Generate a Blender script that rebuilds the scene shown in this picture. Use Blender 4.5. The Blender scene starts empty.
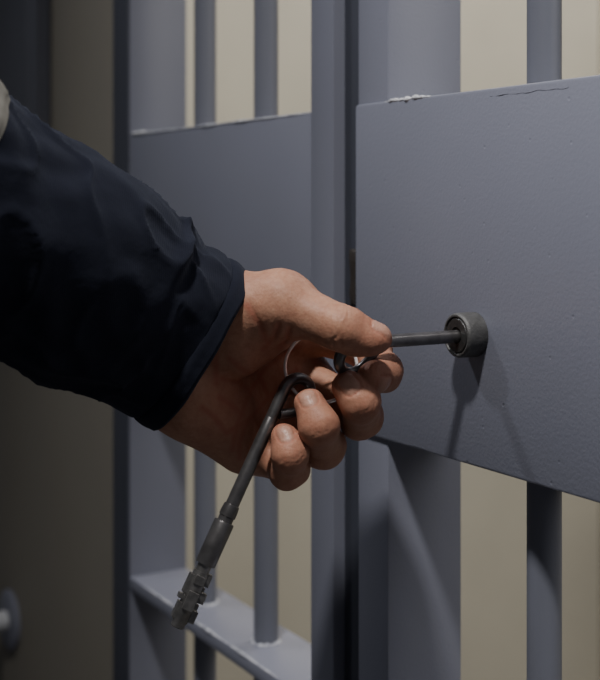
import bpy, bmesh, math, random
import numpy as np
from mathutils import Vector, Matrix, noise
random.seed(4)
C = bpy.context.scene.collection
H = 1.15          # camera height
F = 1250.0        # focal length in pixels
def at(px, py, Y):
    return Vector(((px-300)*Y/F, Y, H-(py-202)*Y/F))
UX, UY = 0.496, -0.868
P0 = Vector((0.0854, 0.6, 0.0))
GROT = math.atan2(UY, UX)
def G(u, d, z):   # gate frame -> world: u along the gate, d into the cell
    return Vector((P0.x + UX*u - UY*d, P0.y + UY*u + UX*d, z))
LOCKZ = H - 132*0.6/F

# ------------------------------------------------------------ materials
def mat(name):
    m = bpy.data.materials.new(name); m.use_nodes = True
    nt = m.node_tree; b = nt.nodes['Principled BSDF']
    return m, nt, b
def coords(nt, scale=(1,1,1)):
    tc = nt.nodes.new('ShaderNodeTexCoord'); mp = nt.nodes.new('ShaderNodeMapping')
    mp.inputs['Scale'].default_value = scale
    nt.links.new(tc.outputs['Object'], mp.inputs['Vector']); return mp.outputs['Vector']
def noise_tex(nt, vec, scale, detail=3, rough=.5):
    n = nt.nodes.new('ShaderNodeTexNoise'); n.inputs['Scale'].default_value = scale
    n.inputs['Detail'].default_value = detail; n.inputs['Roughness'].default_value = rough
    nt.links.new(vec, n.inputs['Vector']); return n.outputs['Fac']
def ramp(nt, fac, stops):
    r = nt.nodes.new('ShaderNodeValToRGB'); e = r.color_ramp.elements
    while len(e) < len(stops): e.new(.5)
    for i, (p, c) in enumerate(stops):
        e[i].position = p; e[i].color = (*c, 1)
    nt.links.new(fac, r.inputs['Fac']); return r.outputs['Color']
def bump(nt, h, strength, dist, normal=None):
    b = nt.nodes.new('ShaderNodeBump'); b.inputs['Strength'].default_value = strength
    b.inputs['Distance'].default_value = dist; nt.links.new(h, b.inputs['Height'])
    if normal: nt.links.new(normal, b.inputs['Normal'])
    return b.outputs['Normal']
def painted(name, c1, c2, rough=.42, peel=.26):
    m, nt, b = mat(name); v = coords(nt)
    f = noise_tex(nt, v, 9, 5)
    nt.links.new(ramp(nt, f, [(.3, c1), (.7, c2)]), b.inputs['Base Color'])
    b.inputs['Roughness'].default_value = rough
    n1 = bump(nt, noise_tex(nt, v, 650, 2), peel, .0004)
    vo = nt.nodes.new('ShaderNodeTexVoronoi'); vo.inputs['Scale'].default_value = 90
    nt.links.new(v, vo.inputs['Vector'])
    pim = ramp(nt, vo.outputs['Distance'], [(.0, (0,0,0)), (.09, (1,1,1))])
    n2 = bump(nt, pim, .4, .0004, n1)
    n3 = bump(nt, noise_tex(nt, v, 30, 2), .05, .0012, n2)
    nt.links.new(n3, b.inputs['Normal'])
    return m
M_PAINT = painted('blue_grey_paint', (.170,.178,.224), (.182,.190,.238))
M_PAINT_DIM = painted('blue_grey_paint_dimmed', (.142,.149,.188), (.154,.161,.202))  # same paint darkened, light falloff to the left put into the colour
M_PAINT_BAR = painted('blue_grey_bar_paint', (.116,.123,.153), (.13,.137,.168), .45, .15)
M_PAINT_SHADE = painted('shaded_blue_grey_paint', (.034,.038,.052), (.040,.044,.060), .55, .15)  # blue-grey darkened to stand for shade on the outer stile and seam
M_PANEL = painted('old_blue_paint', (.085,.09,.112), (.10,.105,.128))
def plaster(name, c1, c2):
    m, nt, b = mat(name); v = coords(nt)
    nt.links.new(ramp(nt, noise_tex(nt, v, 3, 5), [(.3, c1), (.7, c2)]), b.inputs['Base Color'])
    b.inputs['Roughness'].default_value = .7
    nt.links.new(bump(nt, noise_tex(nt, v, 120, 3), .2, .001), b.inputs['Normal'])
    return m
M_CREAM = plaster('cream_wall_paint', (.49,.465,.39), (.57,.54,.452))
M_CREAM_SHADED = plaster('shaded_cream_wall_paint', (.165,.152,.126), (.19,.177,.148))  # cream wall darkened to taupe, its shade put into the colour
M_FLOOR = plaster('grey_concrete', (.16,.155,.15), (.22,.21,.2))
def metal(name, c, rough, scale=300, bs=.15, metallic=.85):
    m, nt, b = mat(name); v = coords(nt)
    c2 = tuple(x*1.6 for x in c)
    nt.links.new(ramp(nt, noise_tex(nt, v, scale*.5, 4), [(.35, c), (.7, c2)]), b.inputs['Base Color'])
    b.inputs['Metallic'].default_value = metallic; b.inputs['Roughness'].default_value = rough
    nt.links.new(bump(nt, noise_tex(nt, v, scale*3, 2), bs, .0003), b.inputs['Normal'])
    return m
M_STEEL = metal('dark_gunmetal', (.13,.125,.125), .32)
M_BIT = metal('worn_bit_steel', (.17,.165,.16), .30, 500, .3)
M_LOCK = metal('worn_lock_steel', (.075,.075,.075), .58, 300, .6, .6)
M_CORE = metal('black_lock_core', (.045,.045,.045), .45, 300, .3, .7)
M_RING = metal('bright_ring_wire', (.75,.75,.75), .25, 300, .05, .55)
M_DARK = metal('rusty_dark_steel', (.02,.016,.014), .7, 200, .5, .3)
M_CRACK = metal('chipped_paint_edge', (.085,.088,.11), .7, 200, .5, 0)
M_WELD, nt, b = mat('weld_filler'); v = coords(nt)
nt.links.new(ramp(nt, noise_tex(nt, v, 300, 3), [(.3, (.34,.35,.38)), (.7, (.72,.72,.74))]), b.inputs['Base Color'])
b.inputs['Roughness'].default_value = .5
M_WEAR_HIGHLIGHT, nt, b = mat('worn_highlight_paint'); v = coords(nt)  # worn paint, pale enough to stand in for lit edges too
nt.links.new(ramp(nt, noise_tex(nt, v, 160, 4), [(.35, (.22,.23,.28)), (.65, (.50,.51,.55))]), b.inputs['Base Color'])
b.inputs['Roughness'].default_value = .4
M_KNOB = painted('pale_grey_enamel', (.42,.43,.45), (.46,.47,.49), .35, .05)
# cloth
M_CLOTH, nt, b = mat('navy_cloth'); v = coords(nt)
nt.links.new(ramp(nt, noise_tex(nt, v, 60, 4), [(.3, (.0082,.0093,.0155)), (.7, (.0110,.0124,.020))]), b.inputs['Base Color'])
b.inputs['Roughness'].default_value = 1.0
b.inputs['Sheen Weight'].default_value = .05; b.inputs['Sheen Roughness'].default_value = .6
b.inputs['Sheen Tint'].default_value = (.7,.78,1,1)
b.inputs['Specular IOR Level'].default_value = .04
wv = nt.nodes.new('ShaderNodeTexWave'); wv.inputs['Scale'].default_value = 420; wv.inputs['Distortion'].default_value = 1.5
nt.links.new(v, wv.inputs['Vector'])
nt.links.new(bump(nt, wv.outputs['Fac'], .25, .0004, bump(nt, noise_tex(nt, v, 45, 4), .4, .004)), b.inputs['Normal'])
M_BAND, nt, b = mat('pale_grey_cloth'); v = coords(nt)
nt.links.new(ramp(nt, noise_tex(nt, v, 200, 3), [(.3, (.115,.11,.097)), (.7, (.14,.135,.12))]), b.inputs['Base Color'])
b.inputs['Roughness'].default_value = .85
# skin
M_SKIN, nt, b = mat('skin'); v = coords(nt)
def attr(n):
    a = nt.nodes.new('ShaderNodeAttribute'); a.attribute_name = n; return a.outputs['Fac']
def mixc(f, a, bb):
    m = nt.nodes.new('ShaderNodeMix'); m.data_type = 'RGBA'
    if isinstance(f, float): m.inputs['Factor'].default_value = f
    else: nt.links.new(f, m.inputs['Factor'])
    for s, x in (('A', a), ('B', bb)):
        sock = [i for i in m.inputs if i.name == s and i.type == 'RGBA'][0]
        if isinstance(x, tuple): sock.default_value = (*x, 1)
        else: nt.links.new(x, sock)
    return [o for o in m.outputs if o.type == 'RGBA'][0]
b1 = ramp(nt, noise_tex(nt, v, 75, 6, .7), [(.3, (.265,.12,.075)), (.5, (.345,.178,.114)), (.72, (.40,.23,.153))])
b2 = ramp(nt, noise_tex(nt, v, 330, 4, .6), [(.35, (.265,.115,.075)), (.6, (.375,.20,.132))])
base = mixc(.4, b1, b2)
c1 = mixc(attr('redness'), base, (.30,.105,.068))
c2 = mixc(attr('nail'), c1, (.37,.205,.15))
nt.links.new(c2, b.inputs['Base Color'])
rm = nt.nodes.new('ShaderNodeMapRange'); nt.links.new(attr('nail'), rm.inputs['Value'])
rm.inputs['To Min'].default_value = .56; rm.inputs['To Max'].default_value = .40
nt.links.new(rm.outputs['Result'], b.inputs['Roughness'])
b.inputs['Specular IOR Level'].default_value = .30
b.inputs['Subsurface Weight'].default_value = .05
b.inputs['Subsurface Radius'].default_value = (1.0,.35,.2); b.inputs['Subsurface Scale'].default_value = .003
vo = nt.nodes.new('ShaderNodeTexVoronoi'); vo.inputs['Scale'].default_value = 800; nt.links.new(v, vo.inputs['Vector'])
vs = coords(nt, (1, 1, .35))
nb = bump(nt, noise_tex(nt, v, 170, 5, .6), .34, .0008)
nb = bump(nt, noise_tex(nt, vs, 450, 3, .6), .4, .0005, nb)
nb = bump(nt, vo.outputs['Distance'], .25, .0003, nb)
nt.links.new(nb, b.inputs['Normal'])

# ------------------------------------------------------------ object helpers
def tag(o, label=None, cat=None, group=None, kind=None):
    if label: o['label'] = label
    if cat: o['category'] = cat
    if group: o['group'] = group
    if kind: o['kind'] = kind
    return o
def empty(name, loc, rz=0):
    o = bpy.data.objects.new(name, None); C.objects.link(o)
    o.location = loc; o.rotation_euler = (0,0,rz); o.empty_display_size = .05
    return o
def link(name, me, m, parent=None, smooth=True):
    me.materials.append(m)
    if smooth:
        for p in me.polygons: p.use_smooth = True
    o = bpy.data.objects.new(name, me); C.objects.link(o)
    if parent: o.parent = parent
    return o
def from_bm(name, bm, m, parent=None, smooth=True, angle=35):
    bmesh.ops.recalc_face_normals(bm, faces=bm.faces)
    me = bpy.data.meshes.new(name); bm.to_mesh(me); bm.free()
    o = link(name, me, m, parent, smooth)
    if smooth and angle:
        try: me.set_sharp_from_angle(angle=math.radians(angle))
        except Exception: pass
    return o
def add_box(bm, x0,x1,y0,y1,z0,z1, bev=.001, seg=2):
    t = bmesh.new()
    bmesh.ops.create_cube(t, size=1)
    for v in t.verts:
        v.co = Vector(((x0+x1)/2+v.co.x*(x1-x0), (y0+y1)/2+v.co.y*(y1-y0), (z0+z1)/2+v.co.z*(z1-z0)))
    if bev: bmesh.ops.bevel(t, geom=t.edges[:], offset=bev, segments=seg, profile=.5, affect='EDGES')
    me = bpy.data.meshes.new('t'); t.to_mesh(me); t.free(); bm.from_mesh(me); bpy.data.meshes.remove(me)
def box(name, dims, m, parent=None, bev=.001):
    bm = bmesh.new(); add_box(bm, *dims, bev=bev); return from_bm(name, bm, m, parent)
def add_lathe(bm, prof, o, ax, n=48):
    ax = ax.normalized(); a = ax.orthogonal().normalized(); c = ax.cross(a)
    rings = []
    for s, r in prof:
        rings.append([bm.verts.new(o+ax*s+(a*math.cos(2*math.pi*k/n)+c*math.sin(2*math.pi*k/n))*max(r,1e-5)) for k in range(n)])
    for i in range(len(rings)-1):
        for k in range(n):
            bm.faces.new((rings[i][k], rings[i][(k+1)%n], rings[i+1][(k+1)%n], rings[i+1][k]))
    bm.faces.new(rings[0]); bm.faces.new(rings[-1])
def add_tube(bm, pts, rad, closed=False, n=16):
    N = len(pts); rings = []
    prev = None
    for i, p in enumerate(pts):
        if closed: t = (pts[(i+1)%N]-pts[i-1]).normalized()
        else: t = (pts[min(i+1,N-1)]-pts[max(i-1,0)]).normalized()
        a = t.orthogonal().normalized() if prev is None else (prev - t*prev.dot(t)).normalized()
        prev = a; c = t.cross(a)
        r = rad[i] if hasattr(rad, '__len__') else rad
        rings.append([bm.verts.new(p+(a*math.cos(2*math.pi*k/n)+c*math.sin(2*math.pi*k/n))*r) for k in range(n)])
    for i in range(N if closed else N-1):
        A, B = rings[i], rings[(i+1)%N]
        off = 0
        if closed and i == N-1:
            off = min(range(n), key=lambda q: (A[0].co-B[q].co).length)
        for k in range(n):
            bm.faces.new((A[k], A[(k+1)%n], B[(k+1+off)%n], B[(k+off)%n]))
    if not closed:
        bm.faces.new(rings[0]); bm.faces.new(rings[-1])

# ------------------------------------------------------------ the setting
ZT = 2.6
def gbox(name, dims, m, bev=.0):
    o = box(name, dims, m, None, bev); o.location = (P0.x, P0.y, 0); o.rotation_euler = (0,0,GROT)
    return tag(o, kind='structure')
gbox('floor', (-2.6, 2.0, -2.0, 1.42, -.1, 0), M_FLOOR)
gbox('wall_left', (-2.6, -.478, .004, .030, 0, ZT), M_CREAM_SHADED, .002)
gbox('wall_back', (-1.42, -1.30, .030, 1.30, 0, ZT), M_CREAM)
gbox('wall_right', (-1.42, 2.0, 1.30, 1.42, 0, ZT), M_CREAM)

# ------------------------------------------------------------ barred gates (local x = u, y = into the cell)
ZP0, ZP1 = H-.127, H+.0537       # lock plate band
DEP = .049
def gate_root(name, u):
    return empty(name, G(u, 0, 0), GROT)
def bar(root, u, z0, z1, r=.0083):
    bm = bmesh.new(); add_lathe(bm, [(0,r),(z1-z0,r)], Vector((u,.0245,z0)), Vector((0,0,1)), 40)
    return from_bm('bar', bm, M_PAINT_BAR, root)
def bead(root, u0, u1, z, d=-.0012, r=.0013, m=None, name='weld_bead', wob=.0007):
    bm = bmesh.new(); n = 70
    pts, rr = [], []
    for i in range(n+1):
        t = i/n
        pts.append(Vector((u0+(u1-u0)*t, d+.0002*noise.noise(Vector((t*9,1,0))), z+wob*noise.noise(Vector((t*7,5,2))))))
        rr.append(r*(.75+.75*noise.noise(Vector((t*11,3,7))))*min(1, 6*t+.1, 6*(1-t)+.1))
    add_tube(bm, pts, [max(x,.00012) for x in rr], False, 12)
    return from_bm(name, bm, m or M_WELD, root, True, None)
def collar(root, u, z, r=.0092):
    # lumpy weld where a bar meets a rail
    bm = bmesh.new(); n = 48; pts, rr = [], []
    for i in range(n):
        a = 2*math.pi*i/n
        pts.append(Vector((u+r*math.cos(a), .0245+r*math.sin(a), z+.0003*noise.noise(Vector((a*2,u*50,1))))))
        rr.append(.0018*(.8+.8*noise.noise(Vector((math.cos(a)*2.4,math.sin(a)*2.4,u*90)))))
    add_tube(bm, pts, rr, True, 10)
    return from_bm('weld_bead', bm, M_WEAR_HIGHLIGHT, root, True, None)
Z0, Z1 = .02, 2.12
RAILS = (H-.305, H-1.0, H+.62)
# right gate
U = .25
rg = gate_root('barred_gate', U)
tag(rg, 'blue-grey steel cell gate with wide lock plate and round lock, nearest on the right', 'gate', 'barred steel gates')
box('stile', (-.1074-U, -.0775-U, 0, DEP, Z0, Z1), M_PAINT, rg, .0012)
box('stile', (.58-U, .61-U, 0, DEP, Z0, Z1), M_PAINT, rg, .0012)
box('lock_plate', (-.1074-U, .61-U, -.002, .043, ZP0, ZP1), M_PAINT, rg, .0016)
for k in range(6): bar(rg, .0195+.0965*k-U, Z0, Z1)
for z in RAILS: box('rail', (-.0785-U, .581-U, 0, DEP, z, z+.010), M_PAINT, rg, .001)
bead(rg, -.0785-U, -.036-U, ZP1-.0002, -.0012, .0014)
bead(rg, .012-U, .066-U, ZP1-.0040, -.0020, .00015, M_CRACK, 'paint_crack', .0009)
# round lock: barrel, face ring, dark bore
bm = bmesh.new()
R = .0107
add_lathe(bm, [(0,R*1.0),(.0005,R),(.0096,R),(.0104,R-.0003),(.0110,R-.0010),(.0110,.0090),(.0100,.0086),(.0060,.0084),(.0060,.0005)], Vector((0-U,-.0021,LOCKZ)), Vector((0,-1,0)), 64)
lk = from_bm('lock_barrel', bm, M_LOCK, rg); lk['label'] = 'round worn steel lock barrel'
bm = bmesh.new()
add_lathe(bm, [(0,.0083),(.0102,.0083),(.0108,.0078),(.0108,.0040),(.0096,.0037),(.0096,.0003)], Vector((0-U,-.0021,LOCKZ)), Vector((0,-1,0)), 48)
from_bm('lock_core', bm, M_CORE, lk)
# left gate
U = -.303
lp = gate_root('barred_gate', U)
tag(lp, 'darker blue-grey barred gate left of the seam, partly hidden behind the hand and sleeve', 'gate', 'barred steel gates')
for a, b_ in ((-.474,-.442), (-.160,-.134)):
    box('stile', (a-U, b_-U, 0, DEP, Z0, Z1), M_PAINT_DIM, lp, .0012)
hs = box('stile_shade_strip', (-.4755-U, -.4432-U, -.0014, .003, Z0, Z1), M_PAINT_SHADE, lp, .0008); hs['label'] = 'strip painted dark for the shade on the outer stile'  # added strip that paints shade over the outer stile's front face
box('plate', (-.4425-U, -.1595-U, .0002, .043, ZP0, ZP1), M_PAINT_DIM, lp, .0022)
for u in (-.356, -.261):
    bar(lp, u-U, Z0, Z1); collar(lp, u-U, H-.2948)
for z in RAILS: box('rail', (-.443-U, -.159-U, 0, DEP, z, z+.010), M_PAINT, lp, .001)
box('seam_shade_strip', (-.1342-U, -.1160-U, .0075, DEP, Z0, Z1), M_PAINT_SHADE, lp, .001)  # added strip closing the seam, coloured dark for the shade there
bm = bmesh.new(); add_box(bm, -.125-U, -.1155-U, .0050, .014, LOCKZ+.005, LOCKZ+.036, .0008)
bmesh.ops.subdivide_edges(bm, edges=bm.edges[:], cuts=4, use_grid_fill=True)
for v_ in bm.verts: v_.co += Vector((noise.noise(v_.co*400), noise.noise(v_.co*400+Vector((5,5,5))), noise.noise(v_.co*300+Vector((9,1,1)))))*.0012
sp = from_bm('strike_plate', bm, M_DARK, lp); sp['label'] = 'dark rusty strike in the seam'
bead(lp, -.441-U, -.405-U, ZP1-.0003, .0004, .0015)
ew = bead(lp, -.440-U, -.161-U, ZP1-.0010, .0005, .0011, M_WEAR_HIGHLIGHT, 'worn_edge_highlight', .0002); ew['label'] = 'worn paint and painted highlight along the top edge'  # wear and the edge's highlight painted in one pale bead
ew = bead(lp, -.440-U, -.161-U, H-.2956, .0008, .0013, M_WEAR_HIGHLIGHT, 'worn_edge_highlight', .0003); ew['label'] = 'worn paint and painted highlight along the ledge'  # pale bead paints the ledge's lit edge along with its wear

# ------------------------------------------------------------ things on the dark wall at the left
wp = empty('wall_plate', G(-.80, 0, H+.02), GROT)
tag(wp, 'flat blue-grey steel plate on dark wall in the top left corner', 'wall plate')
box('panel', (-.17, .154, -.008, .004, -.02, .45), M_PANEL, wp, .002)
box('edge_strip', (.120, .1555, -.010, -.0075, -.0205, .4505), M_PANEL, wp, .001)
kn = empty('round_knob', G(-.770, .004, H-.424), GROT)
tag(kn, 'dim grey round knob on the dark wall at the bottom left edge', 'knob')
bm = bmesh.new(); add_lathe(bm, [(0,.030),(.004,.030),(.006,.027),(.006,.012)], Vector((0,0,0)), Vector((0,-1,0)), 48)
from_bm('rose', bm, M_PAINT_DIM, kn)
bm = bmesh.new(); add_lathe(bm, [(.005,.010),(.018,.010),(.022,.016),(.028,.022),(.036,.0235),(.042,.021),(.046,.014),(.047,.004)], Vector((0,0,0)), Vector((0,-1,0)), 48)
from_bm('handle', bm, M_KNOB, kn)

# ------------------------------------------------------------ keys
def make_key(name, origin, ax, up, label):
    x = ax.normalized(); z = (up-x*up.dot(x)).normalized(); y = z.cross(x)
    mw = Matrix((x,y,z)).transposed().to_4x4(); mw.translation = origin
    k = bpy.data.objects.new(name, None); C.objects.link(k); k.matrix_world = mw; k.empty_display_size = .02
    tag(k, label, 'key', 'dark steel cell keys')
    X = Vector((1,0,0)); O = Vector((.0055,0,0))
    # hook-shaped bow: one side runs on from the shaft, the other bends back to it
    bm = bmesh.new(); r = .0074
    pts = [Vector((.016-.016*i/10,0,0)) for i in range(10)]
    pts += [Vector((-r*math.sin(a),0,r-r*math.cos(a))) for a in [math.pi*i/24 for i in range(25)]]
    pts += [Vector((t*.012, 0, 2*r-2*r*(t**2.2)*.80)) for t in [i/12 for i in range(1,13)]]
    add_tube(bm, pts, [.0029-.0006*min(1,max(0,i-14)/20) for i in range(len(pts))], False, 16)
    from_bm('bow', bm, M_STEEL, k)
    bm = bmesh.new()
    add_lathe(bm, [(.0080,.0022),(.0095,.0029),(.018,.0031),(.052,.0031),(.0522,.0036),(.055,.0039),(.0575,.0039),(.0578,.0035),(.060,.0035),(.0602,.0045),(.0608,.0047),(.0800,.0047),(.0806,.0045),(.0806,.0034)], O, X, 40)
    from_bm('shaft', bm, M_STEEL, k)
    bm = bmesh.new()
    add_lathe(bm, [(.0800,.0032),(.0840,.0032),(.0840,.0037),(.1070,.0037),(.1078,.0032),(.1098,.0032),(.1102,.0026)], O, X, 40)
    # flat stepped wards, uneven in depth and length
    for s, w_, h_, t_, ang in ((.0838,.0056,.0052,.0020,0),(.0900,.0018,.0043,.0020,0),(.0922,.0048,.0063,.0020,0),
                          (.0976,.0026,.0049,.0020,0),(.1006,.0056,.0060,.0020,0),
                          (.0862,.0090,.0047,.0022,180),(.0958,.0022,.0056,.0022,180),(.0992,.0074,.0045,.0022,180),
                          (.0856,.0040,.0045,.0024,90),(.0930,.0084,.0048,.0024,90),(.0880,.0060,.0045,.0024,270),(.0978,.0070,.0047,.0024,270)):
        t = bmesh.new(); add_box(t, .0055+s, .0055+s+w_, -t_, t_, .001, h_, .00018, 1)
        bmesh.ops.rotate(t, verts=t.verts, cent=(0,0,0), matrix=Matrix.Rotation(math.radians(ang+18), 3, 'X'))
        me = bpy.data.meshes.new('t'); t.to_mesh(me); t.free(); bm.from_mesh(me); bpy.data.meshes.remove(me)
    from_bm('bit', bm, M_BIT, k)
    return k
nrm = Vector((UY, -UX, 0))    # out of the gate, toward the viewer
k1o = G(0, -.0690, LOCKZ-.0005)
make_key('cell_key', k1o, -nrm, Vector((-.35*UX,-.35*UY,-.93)), 'dark steel cell key pushed into the lock between thumb and finger')
s0, s1 = at(285, 388, .577), at(180, 620, .556)
ax2 = (s1-s0).normalized()
make_key('cell_key', s0, ax2, Vector((1,.55,.4)), 'dark steel cell key dangling below the hand, bit end downward')
# split ring
kr_c = at(321, 367, .584)
fa = Vector((1,.0,0)); fb = Vector((0,.36,.93)).normalized()
bm = bmesh.new(); pts = []
nn = 150
for i in range(nn):
    a = 4*math.pi*i/(nn-1)+2.2
    off = fa.cross(fb)*(.0014*(i/(nn-1)-.5)*1.4)
    pts.append(kr_c+(fa*math.cos(a)+fb*math.sin(a))*.0168+off)
add_tube(bm, [p-kr_c for p in pts], .00075, False, 10)
ro = from_bm('key_ring', bm, M_RING); ro.location = kr_c
tag(ro, 'thin steel split ring joining the two keys inside the hand', 'key ring')

# ------------------------------------------------------------ the hand, one continuous surface from a distance field
h = .00070
lo = np.array([-.128, .532, H-.150]); hi = np.array([.055, .652, H-.020])
nx, ny, nz = [int(v) for v in np.ceil((hi-lo)/h)]
gx = (lo[0]+h*np.arange(nx)).astype(np.float32)[:,None,None]
gy = (lo[1]+h*np.arange(ny)).astype(np.float32)[None,:,None]
gz = (lo[2]+h*np.arange(nz)).astype(np.float32)[None,None,:]
def cone(P, a, ra, b, rb):
    x, y, z = P
    ba = b-a; L = ba.dot(ba)
    t = ((x-a.x)*ba.x+(y-a.y)*ba.y+(z-a.z)*ba.z)/L
    t = np.clip(t, 0, 1)
    dx = x-a.x-t*ba.x; dy = y-a.y-t*ba.y; dz = z-a.z-t*ba.z
    return np.sqrt(dx*dx+dy*dy+dz*dz)-(ra+(rb-ra)*t)
def smin(a, b, k):
    hh = np.maximum(k-np.abs(a-b), 0)/k
    return np.minimum(a, b)-hh*hh*k*.25
MCP = dict(index=at(303,328,.625), middle=at(306,376,.627), ring=at(285,418,.622), pinky=at(262,450,.612))
FING = dict(
    index=[MCP['index'], at(370,350,.605), at(383,372,.583), at(375,379,.569)],
    middle=[MCP['middle'], at(361,417,.592), at(360,402,.566), at(348,386,.566)],
    ring=[MCP['ring'], at(323,447,.588), at(319,425,.563), at(309,403,.567)],
    pinky=[MCP['pinky'], at(289,469,.583), at(290,454,.565), at(285,437,.567)])
RAD = dict(index=[.0110,.0092,.0084,.0072], middle=[.0110,.0094,.0086,.0070],
           ring=[.0108,.0092,.0084,.0067], pinky=[.0105,.0083,.0075,.0061])
TH = [at(285,305,.572), at(341,329,.557), at(377,337,.556)]
THM = at(314,317,.564)
PALM = [
    (at(115,288,.580),.022, at(205,322,.586),.0205), (at(90,345,.578),.019, at(188,388,.588),.0195),
    (at(195,325,.592),.016, MCP['index'],.0115), (at(190,345,.592),.017, MCP['middle'],.0115),
    (at(185,370,.594),.017, MCP['ring'],.011), (at(182,392,.594),.017, MCP['pinky'],.0112),
    (at(221,313,.582),.0215, at(278,306,.572),.0150), (at(238,344,.582),.0150, at(270,328,.584),.0125),
    (at(188,394,.587),.0190, at(246,440,.600),.0160), (at(270,322,.600),.013, at(300,326,.614),.011)]
CREASES = [  # palm lines drawn as (x, z) polylines on the palm
    [(298,350),(282,358),(264,372),(250,392),(240,416),(233,446)],
    [(300,372),(286,386),(268,402),(248,418),(228,428)],
    [(284,408),(272,420),(258,436)], [(250,392),(240,380),(224,374)],
    [(210,326),(219,350),(219,378)], [(250,300),(262,318),(268,336)], [(268,402),(262,384),(258,376)],
    [(248,418),(240,440),(240,456)], [(232,352),(246,366),(256,372)], [(222,392),(236,404),(244,412)],
    [(280,318),(276,330),(264,344)], [(290,322),(288,332),(280,344)], [(206,400),(218,412),(228,428)]]
CAMP = (.0018,.0016,.0014,.0010,.0010,.0007,.0009,.0010,.0008,.0008,.0009,.0009,.0008)
def seg2(x, z, pts, Y=.59):
    best = None
    for (p, q) in zip(pts[:-1], pts[1:]):
        a = at(p[0],p[1],Y); b = at(q[0],q[1],Y); bx, bz = b.x-a.x, b.z-a.z
        t = np.clip(((x-a.x)*bx+(z-a.z)*bz)/(bx*bx+bz*bz), 0, 1)
        d2 = (x-a.x-t*bx)**2+(z-a.z-t*bz)**2
        best = d2 if best is None else np.minimum(best, d2)
    return best
def nail_frame(f):
    p, q, t = f[-3], f[-2], f[-1]
    a = (t-q).normalized(); o = q-(p+t)/2
    dd = (o-a*o.dot(a)).normalized()
    return a, dd, a.cross(dd)
NAILS = {}
for k_, f in FING.items(): NAILS[k_] = (f[-1], *nail_frame(f), RAD[k_][-1])
ta = (TH[2]-TH[1]).normalized(); td = Vector((.1,-.35,.95)); td = (td-ta*td.dot(ta)).normalized()
NAILS['thumb'] = (TH[2], ta, td, ta.cross(td), .0078)
def nail_local(P, key):
    c, a, dd, w, r = NAILS[key]
    x, y, z = P[0]-c.x, P[1]-c.y, P[2]-c.z
    s = x*a.x+y*a.y+z*a.z; hh = x*dd.x+y*dd.y+z*dd.z; ww = x*w.x+y*w.y+z*w.z
    s0, sl, wl = r*.18, r*.64, r*.58          # centre along the finger, half length, half width
    e = ((np.abs(s-s0)/sl)**3.5+(np.abs(ww)/wl)**3.5)**(1/3.5)
    return e, hh, s, ww
def nail_shape(P, d, key):
    e, hh, s, ww = nail_local(P, key)
    front = np.clip(hh/.003, 0, 1)
    groove = np.exp(-((e-1.08)/.12)**2)*front
    plate = (1/(1+np.exp((e-.93)/.03)))*front
    return d+.0006*groove+.00015*plate
def wrinkles(P, d, j, ax, dorsal, n=3, sp=.0022, amp=.00035, half=.006):
    x, y, z = P[0]-j.x, P[1]-j.y, P[2]-j.z
    s = x*ax.x+y*ax.y+z*ax.z; o = x*dorsal.x+y*dorsal.y+z*dorsal.z
    r2 = np.sqrt(np.maximum(x*x+y*y+z*z, 1e-12))
    m = np.clip((o/np.maximum(r2,1e-6)-.25)*1.6, 0, 1)*np.exp(-(r2/.013)**4)
    # lines wander a little so they do not read as rings
    s = s+.0005*np.sin(x*700+z*500)+.0004*np.sin(z*900-y*600)
    g = 0
    for i in range(n):
        g = g+(1-.25*(i % 2))*np.exp(-((s-(i-(n-1)/2)*sp)/.00055)**2)
    return d+amp*g*m
def lumps(P, d, amp=.0003):
    # slow unevenness of flesh
    return d+amp*(np.sin(P[0]*310+P[2]*130+1)*np.sin(P[1]*280+P[2]*200))
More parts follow.
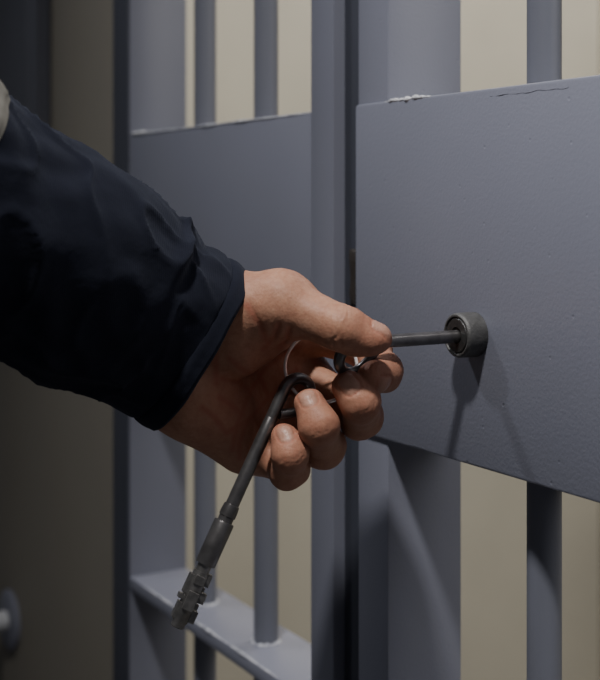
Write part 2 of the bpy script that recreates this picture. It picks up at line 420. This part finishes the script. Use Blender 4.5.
def field(P):
    palm = None
    for a, ra, b, rb in PALM:
        d = cone(P, a, ra, b, rb)
        palm = d if palm is None else smin(palm, d, .009)
    th = smin(cone(P, TH[0], .0146, THM, .0102), cone(P, TH[1], .0099, TH[2], .0068), .005)
    th = smin(th, cone(P, THM, .0102, TH[1], .0099), .003)
    # thumb pad and the knuckle on its back
    th = smin(th, cone(P, TH[1]+ta*.006+Vector((0,.002,-.003)), .0080, TH[2]+Vector((-.003,.001,-.0015)), .0074), .003)
    th = smin(th, cone(P, TH[1]-ta*.001+td*.0020, .0083, TH[1]+ta*.002+td*.0016, .0079), .004)
    th = nail_shape(P, th, 'thumb')
    th = wrinkles(P, th, TH[1], ta, td, 4, .0021, .0006)
    th = wrinkles(P, th, TH[1], ta, Vector((0,-.8,-.6)), 2, .003, .0007)
    th = wrinkles(P, th, TH[0]+(THM-TH[0])*.35, (THM-TH[0]).normalized(), Vector((0,-.6,.4)), 2, .0035, .0004)
    body = smin(palm, th, .009)
    for pl, am in zip(CREASES, CAMP):
        q = seg2(P[0], P[2], pl)
        body = body+(am*np.exp(-q/(.0010**2))+am*.5*np.exp(-q/(.0035**2)))*np.clip((.614-P[1])/.01, 0, 1)
    out = body
    for k_, f in FING.items():
        r = RAD[k_]
        d = cone(P, f[0], r[0], f[1], r[1])
        for i in (1, 2): d = smin(d, cone(P, f[i], r[i]*(.98 if i == 1 else 1), f[i+1], r[i+1]), .005)
        a, dd, w = NAILS[k_][1:4]
        # soft pad on the palm side of the tip, knuckle on the back of both joints
        d = smin(d, cone(P, f[2]-dd*.002+a*.005, r[3]*.95, f[3]-dd*.0022-a*.001, r[3]*.92), .003)
        do1 = (f[1]-(f[0]+f[2])/2).normalized(); do2 = (f[2]-(f[1]+f[3])/2).normalized()
        ax1 = ((f[1]-f[0]).normalized()+(f[2]-f[1]).normalized()).normalized()
        ax2_ = ((f[2]-f[1]).normalized()+(f[3]-f[2]).normalized()).normalized()
        w1 = ax1.cross(do1)
        d = smin(d, cone(P, f[1]+do1*.0012-w1*.0025, r[1]*.78, f[1]+do1*.0012+w1*.0025, r[1]*.78), .004)
        d = nail_shape(P, d, k_)
        d = wrinkles(P, d, f[2], ax2_, do2, 4, .0016, .00042)
        d = wrinkles(P, d, f[1], ax1, do1, 4, .0022, .0005)
        out = np.minimum(out, smin(palm, d, .006))
    return lumps(P, out)
Fd = np.broadcast_to(field((gx, gy, gz)), (nx, ny, nz))
def surface_nets(Fd, lo, h):
    S = Fd < 0
    nx, ny, nz = Fd.shape
    cnt = np.zeros((nx-1,ny-1,nz-1), np.uint8)
    offs = [(i,j,k) for i in (0,1) for j in (0,1) for k in (0,1)]
    for i,j,k in offs: cnt += S[i:nx-1+i, j:ny-1+j, k:nz-1+k]
    act = (cnt > 0) & (cnt < 8)
    I, J, K = np.nonzero(act)
    idx = -np.ones(act.shape, np.int64); idx[I,J,K] = np.arange(len(I))
    acc = np.zeros((len(I),3)); n = np.zeros(len(I))
    for o in offs:
        for ax in range(3):
            if o[ax] == 1: continue
            o2 = list(o); o2[ax] = 1
            f0 = Fd[I+o[0],J+o[1],K+o[2]]; f1 = Fd[I+o2[0],J+o2[1],K+o2[2]]
            c = (f0 < 0) != (f1 < 0)
            t = np.where(c, f0/np.where(c, f0-f1, 1), 0)
            for q in range(3):
                acc[:,q] += np.where(c, o[q]+(t if q == ax else 0), 0)
            n += c
    V = np.stack([I,J,K],1)+acc/n[:,None]
    V = lo+V*h
    faces = []
    for ax in range(3):
        sl0 = [slice(1,-1)]*3; sl1 = [slice(1,-1)]*3
        sl0[ax] = slice(0,-1); sl1[ax] = slice(1,None)
        a = S[tuple(sl0)]; b = S[tuple(sl1)]
        ii = np.argwhere(a != b)
        sg = a[a != b]
        p = ii.copy()
        for q in range(3):
            if q != ax: p[:,q] += 1
        b1, b2 = (ax+1)%3, (ax+2)%3
        def g(d1, d2):
            z = p.copy(); z[:,b1] += d1; z[:,b2] += d2
            return idx[z[:,0],z[:,1],z[:,2]]
        qd = np.stack([g(-1,-1), g(0,-1), g(0,0), g(-1,0)],1)
        qd[~sg] = qd[~sg][:,::-1]
        faces.append(qd)
    return V, np.concatenate(faces)
V, Q = surface_nets(Fd, lo, h)
Q = Q[(Q >= 0).all(1)]
# attributes
P = (V[:,0], V[:,1], V[:,2])
nail = np.zeros(len(V)); red = np.zeros(len(V))
for k_ in NAILS:
    e, hh, s, ww = nail_local(P, k_)
    nail = np.maximum(nail, (1/(1+np.exp((e-.95)/.05)))*(hh > .002))
    c, a, dd, w, r = NAILS[k_]
    d = np.sqrt((V[:,0]-c.x)**2+(V[:,1]-c.y)**2+(V[:,2]-c.z)**2)
    red = np.maximum(red, .55*np.exp(-(d/.012)**2))
    red = np.maximum(red, .75*np.exp(-((e-1.08)/.12)**2)*(hh > .002))
for k_, f in FING.items():
    for j in (1, 2):
        d = np.sqrt((V[:,0]-f[j].x)**2+(V[:,1]-f[j].y)**2+(V[:,2]-f[j].z)**2)
        red = np.maximum(red, .5*np.exp(-(d/.012)**2))
# the palm is redder than the back and heel of the thumb
pc = at(265, 400, .59)
d = np.sqrt((V[:,0]-pc.x)**2+(V[:,1]-pc.y)**2+(V[:,2]-pc.z)**2)
red = np.maximum(red, .35*np.exp(-(d/.034)**4))
for pl in CREASES:
    red = np.maximum(red, .8*np.exp(-seg2(V[:,0], V[:,2], pl)/(.0018**2))*(V[:,1] < .61))
root = at(140, 315, .576)
person = empty('person', root)
tag(person, 'left hand in a dark navy jacket sleeve pinching a key in the lock', 'person')
me = bpy.data.meshes.new('hand')
me.from_pydata((V-np.array(root)).tolist(), [], Q.tolist())
for nm, arr in (('nail', nail), ('redness', red)):
    at_ = me.attributes.new(nm, 'FLOAT', 'POINT'); at_.data.foreach_set('value', arr.astype(np.float32))
hand = link('hand', me, M_SKIN, person)
md = hand.modifiers.new('soften', 'SMOOTH'); md.factor = .5; md.iterations = 1

# ------------------------------------------------------------ jacket sleeve
SEC = [(197,347,.584,91),(178,334,.582,92),(160,322,.578,94),(140,309,.573,97),(120,298,.567,101),(90,279,.557,108),
       (55,257,.546,114),(15,236,.535,116),(-28,212,.523,118),(-80,185,.510,127),(-150,150,.495,134),(-230,112,.485,138),
       (-300,50,.480,142),(-340,-60,.480,150),(-365,-220,.480,160),(-380,-400,.480,168)]
cp = [(at(a,b,y), r*y/F) for a,b,y,r in SEC]
def catmull(i, t, arr):
    n = len(arr)
    p0, p1, p2, p3 = arr[max(i-1,0)], arr[i], arr[min(i+1,n-1)], arr[min(i+2,n-1)]
    return .5*((2*p1)+(p2-p0)*t+(2*p0-5*p1+4*p2-p3)*t*t+(3*p1-p0-3*p2+p3)*t**3)
cent, rads, arc = [], [], [0]
for i in range(len(cp)-1):
    for s in range(20):
        cent.append(catmull(i, s/20, [c for c,_ in cp])); rads.append(catmull(i, s/20, [r for _,r in cp]))
cent.append(cp[-1][0]); rads.append(cp[-1][1])
for i in range(1, len(cent)): arc.append(arc[-1]+(cent[i]-cent[i-1]).length)
NS = 160
def sleeve_pt(i, k, grow=0, wr=True):
    t = (cent[min(i+1,len(cent)-1)]-cent[max(i-1,0)]).normalized()
    view = Vector((0,1,0)); e1 = t.cross(view).normalized()
    if e1.dot(Vector((.46,0,.89))) < 0: e1 = -e1
    e2 = (t.cross(e1)).normalized()
    if e2.y > 0: e2 = -e2
    a = 2*math.pi*k/NS; ca, sa = math.cos(a), math.sin(a)
    s = arc[i]
    d = 0
    if wr:
        env = min(1, max(0, (s-.004)/.03))
        q = Vector((ca*1.1+s*9, sa*1.1, s*13))
        d += env*.0044*noise.noise(q)+env*.0018*noise.noise(q*3.1+Vector((4,4,4)))
        # soft creases running across the sleeve
        rq = Vector((ca*1.8-s*16, sa*1.8+s*10, s*30+2))
        d += env*.0032*((1-abs(noise.noise(rq))*2.2)**3-.35)*(.55+.45*noise.noise(q*.7+Vector((8,8,8))))
        top = max(0, ca)**2
        d += .0040*math.exp(-((s-.038-.014*sa)/.0050)**2)*(.10+top)
        d -= .0020*math.exp(-((s-.027-.016*sa)/.005)**2)*(.15+.85*top)
        d += .0028*math.exp(-((s-.105-.05*ca)/.010)**2)*(.5+.5*sa)
        # rolled hem
        d += .0007*math.exp(-((s-.0045)/.0034)**2)-.0006*math.exp(-((s-.0100)/.0011)**2)
    r = rads[i]+d+grow
    fade = max(0, 1-s/.03)
    sh = t*(.0018*noise.noise(Vector((ca*1.6, sa*1.6, 4)))*max(0, 1-s/.02) + (.0030*ca-.0012)*fade)
    # slightly squared section so the cloth clears the heel of the thumb
    pw = .86
    cx = math.copysign(abs(ca)**pw, ca); sx = math.copysign(abs(sa)**pw, sa)
    return cent[i]+sh+e1*(cx*r)+e2*(sx*(r*.86))
rows = []
for i in range(len(cent)): rows.append([sleeve_pt(i,k) for k in range(NS)])
inner = [[sleeve_pt(i,k,-.0028,False) for k in range(NS)] for i in (0, 8, 20, 40)]
lip = [[(sleeve_pt(0,k)*.5+sleeve_pt(0,k,-.0028,False)*.5)-(cent[1]-cent[0]).normalized()*.0014 for k in range(NS)]]
allr = list(reversed(inner))+lip+rows
bm = bmesh.new()
vr = [[bm.verts.new(p-root) for p in r] for r in allr]
for a, b_ in zip(vr[:-1], vr[1:]):
    for k in range(NS): bm.faces.new((a[k], a[(k+1)%NS], b_[(k+1)%NS], b_[k]))
bm.faces.new(vr[-1])
sl = from_bm('jacket_sleeve', bm, M_CLOTH, person, True, None)
# pale band round the sleeve near the elbow
i0 = min(range(len(cent)), key=lambda i: (cent[i]-at(-67,192,.513)).length)
bm = bmesh.new(); vr = []
for i in range(i0, i0+36):
    g = .0012 if i0+1 < i < i0+34 else .0003
    vr.append([bm.verts.new(sleeve_pt(i,k,g)-root) for k in range(NS)])
for a, b_ in zip(vr[:-1], vr[1:]):
    for k in range(NS): bm.faces.new((a[k], a[(k+1)%NS], b_[(k+1)%NS], b_[k]))
bd = from_bm('sleeve_band', bm, M_BAND, sl, True, None); bd['label'] = 'pale grey band on the navy sleeve'

# ------------------------------------------------------------ light
def area(name, loc, target, size, energy, col, spread=math.pi):
    l = bpy.data.lights.new(name, 'AREA'); l.shape = 'DISK'; l.size = size; l.energy = energy; l.color = col; l.spread = spread
    o = bpy.data.objects.new(name, l); C.objects.link(o); o.location = loc
    o.rotation_euler = (target-loc).to_track_quat('-Z','Y').to_euler()
    return o
area('ceiling_lamp_near', G(.40,-.56,LOCKZ+1.25), G(.29,0,LOCKZ), .12, 6.8, (1,.97,.94), math.radians(84))
area('ceiling_lamp_far', G(-.80,-.58,LOCKZ+1.20), G(.25,0,LOCKZ), .10, 1.3, (.95,.96,1), math.radians(76))
area('cell_lamp', G(-.40,1.0,2.4), G(-1.3,1.0,1.1), .5, 18.5, (1,.95,.89))
area('cell_fill_right', G(1.0,.65,1.9), G(-.1,.03,1.1), 1.2, 8.5, (1,.97,.93))  # unseen fill lamp, added to brighten stile sides and lower uprights
w = bpy.data.worlds.new('World'); bpy.context.scene.world = w; w.use_nodes = True
bg = w.node_tree.nodes['Background']; bg.inputs['Color'].default_value = (.89,.91,1,1); bg.inputs['Strength'].default_value = .080

# ------------------------------------------------------------ camera
cam = bpy.data.cameras.new('camera'); co = bpy.data.objects.new('camera', cam); C.objects.link(co)
co.location = (0,0,H); co.rotation_euler = (math.pi/2,0,0)
cam.sensor_fit = 'AUTO'; cam.sensor_width = 36; cam.lens = F/680*36
cam.shift_y = -138/680
cam.clip_start = .02
cam.dof.use_dof = True; cam.dof.focus_distance = .575; cam.dof.aperture_fstop = 10
bpy.context.scene.camera = co
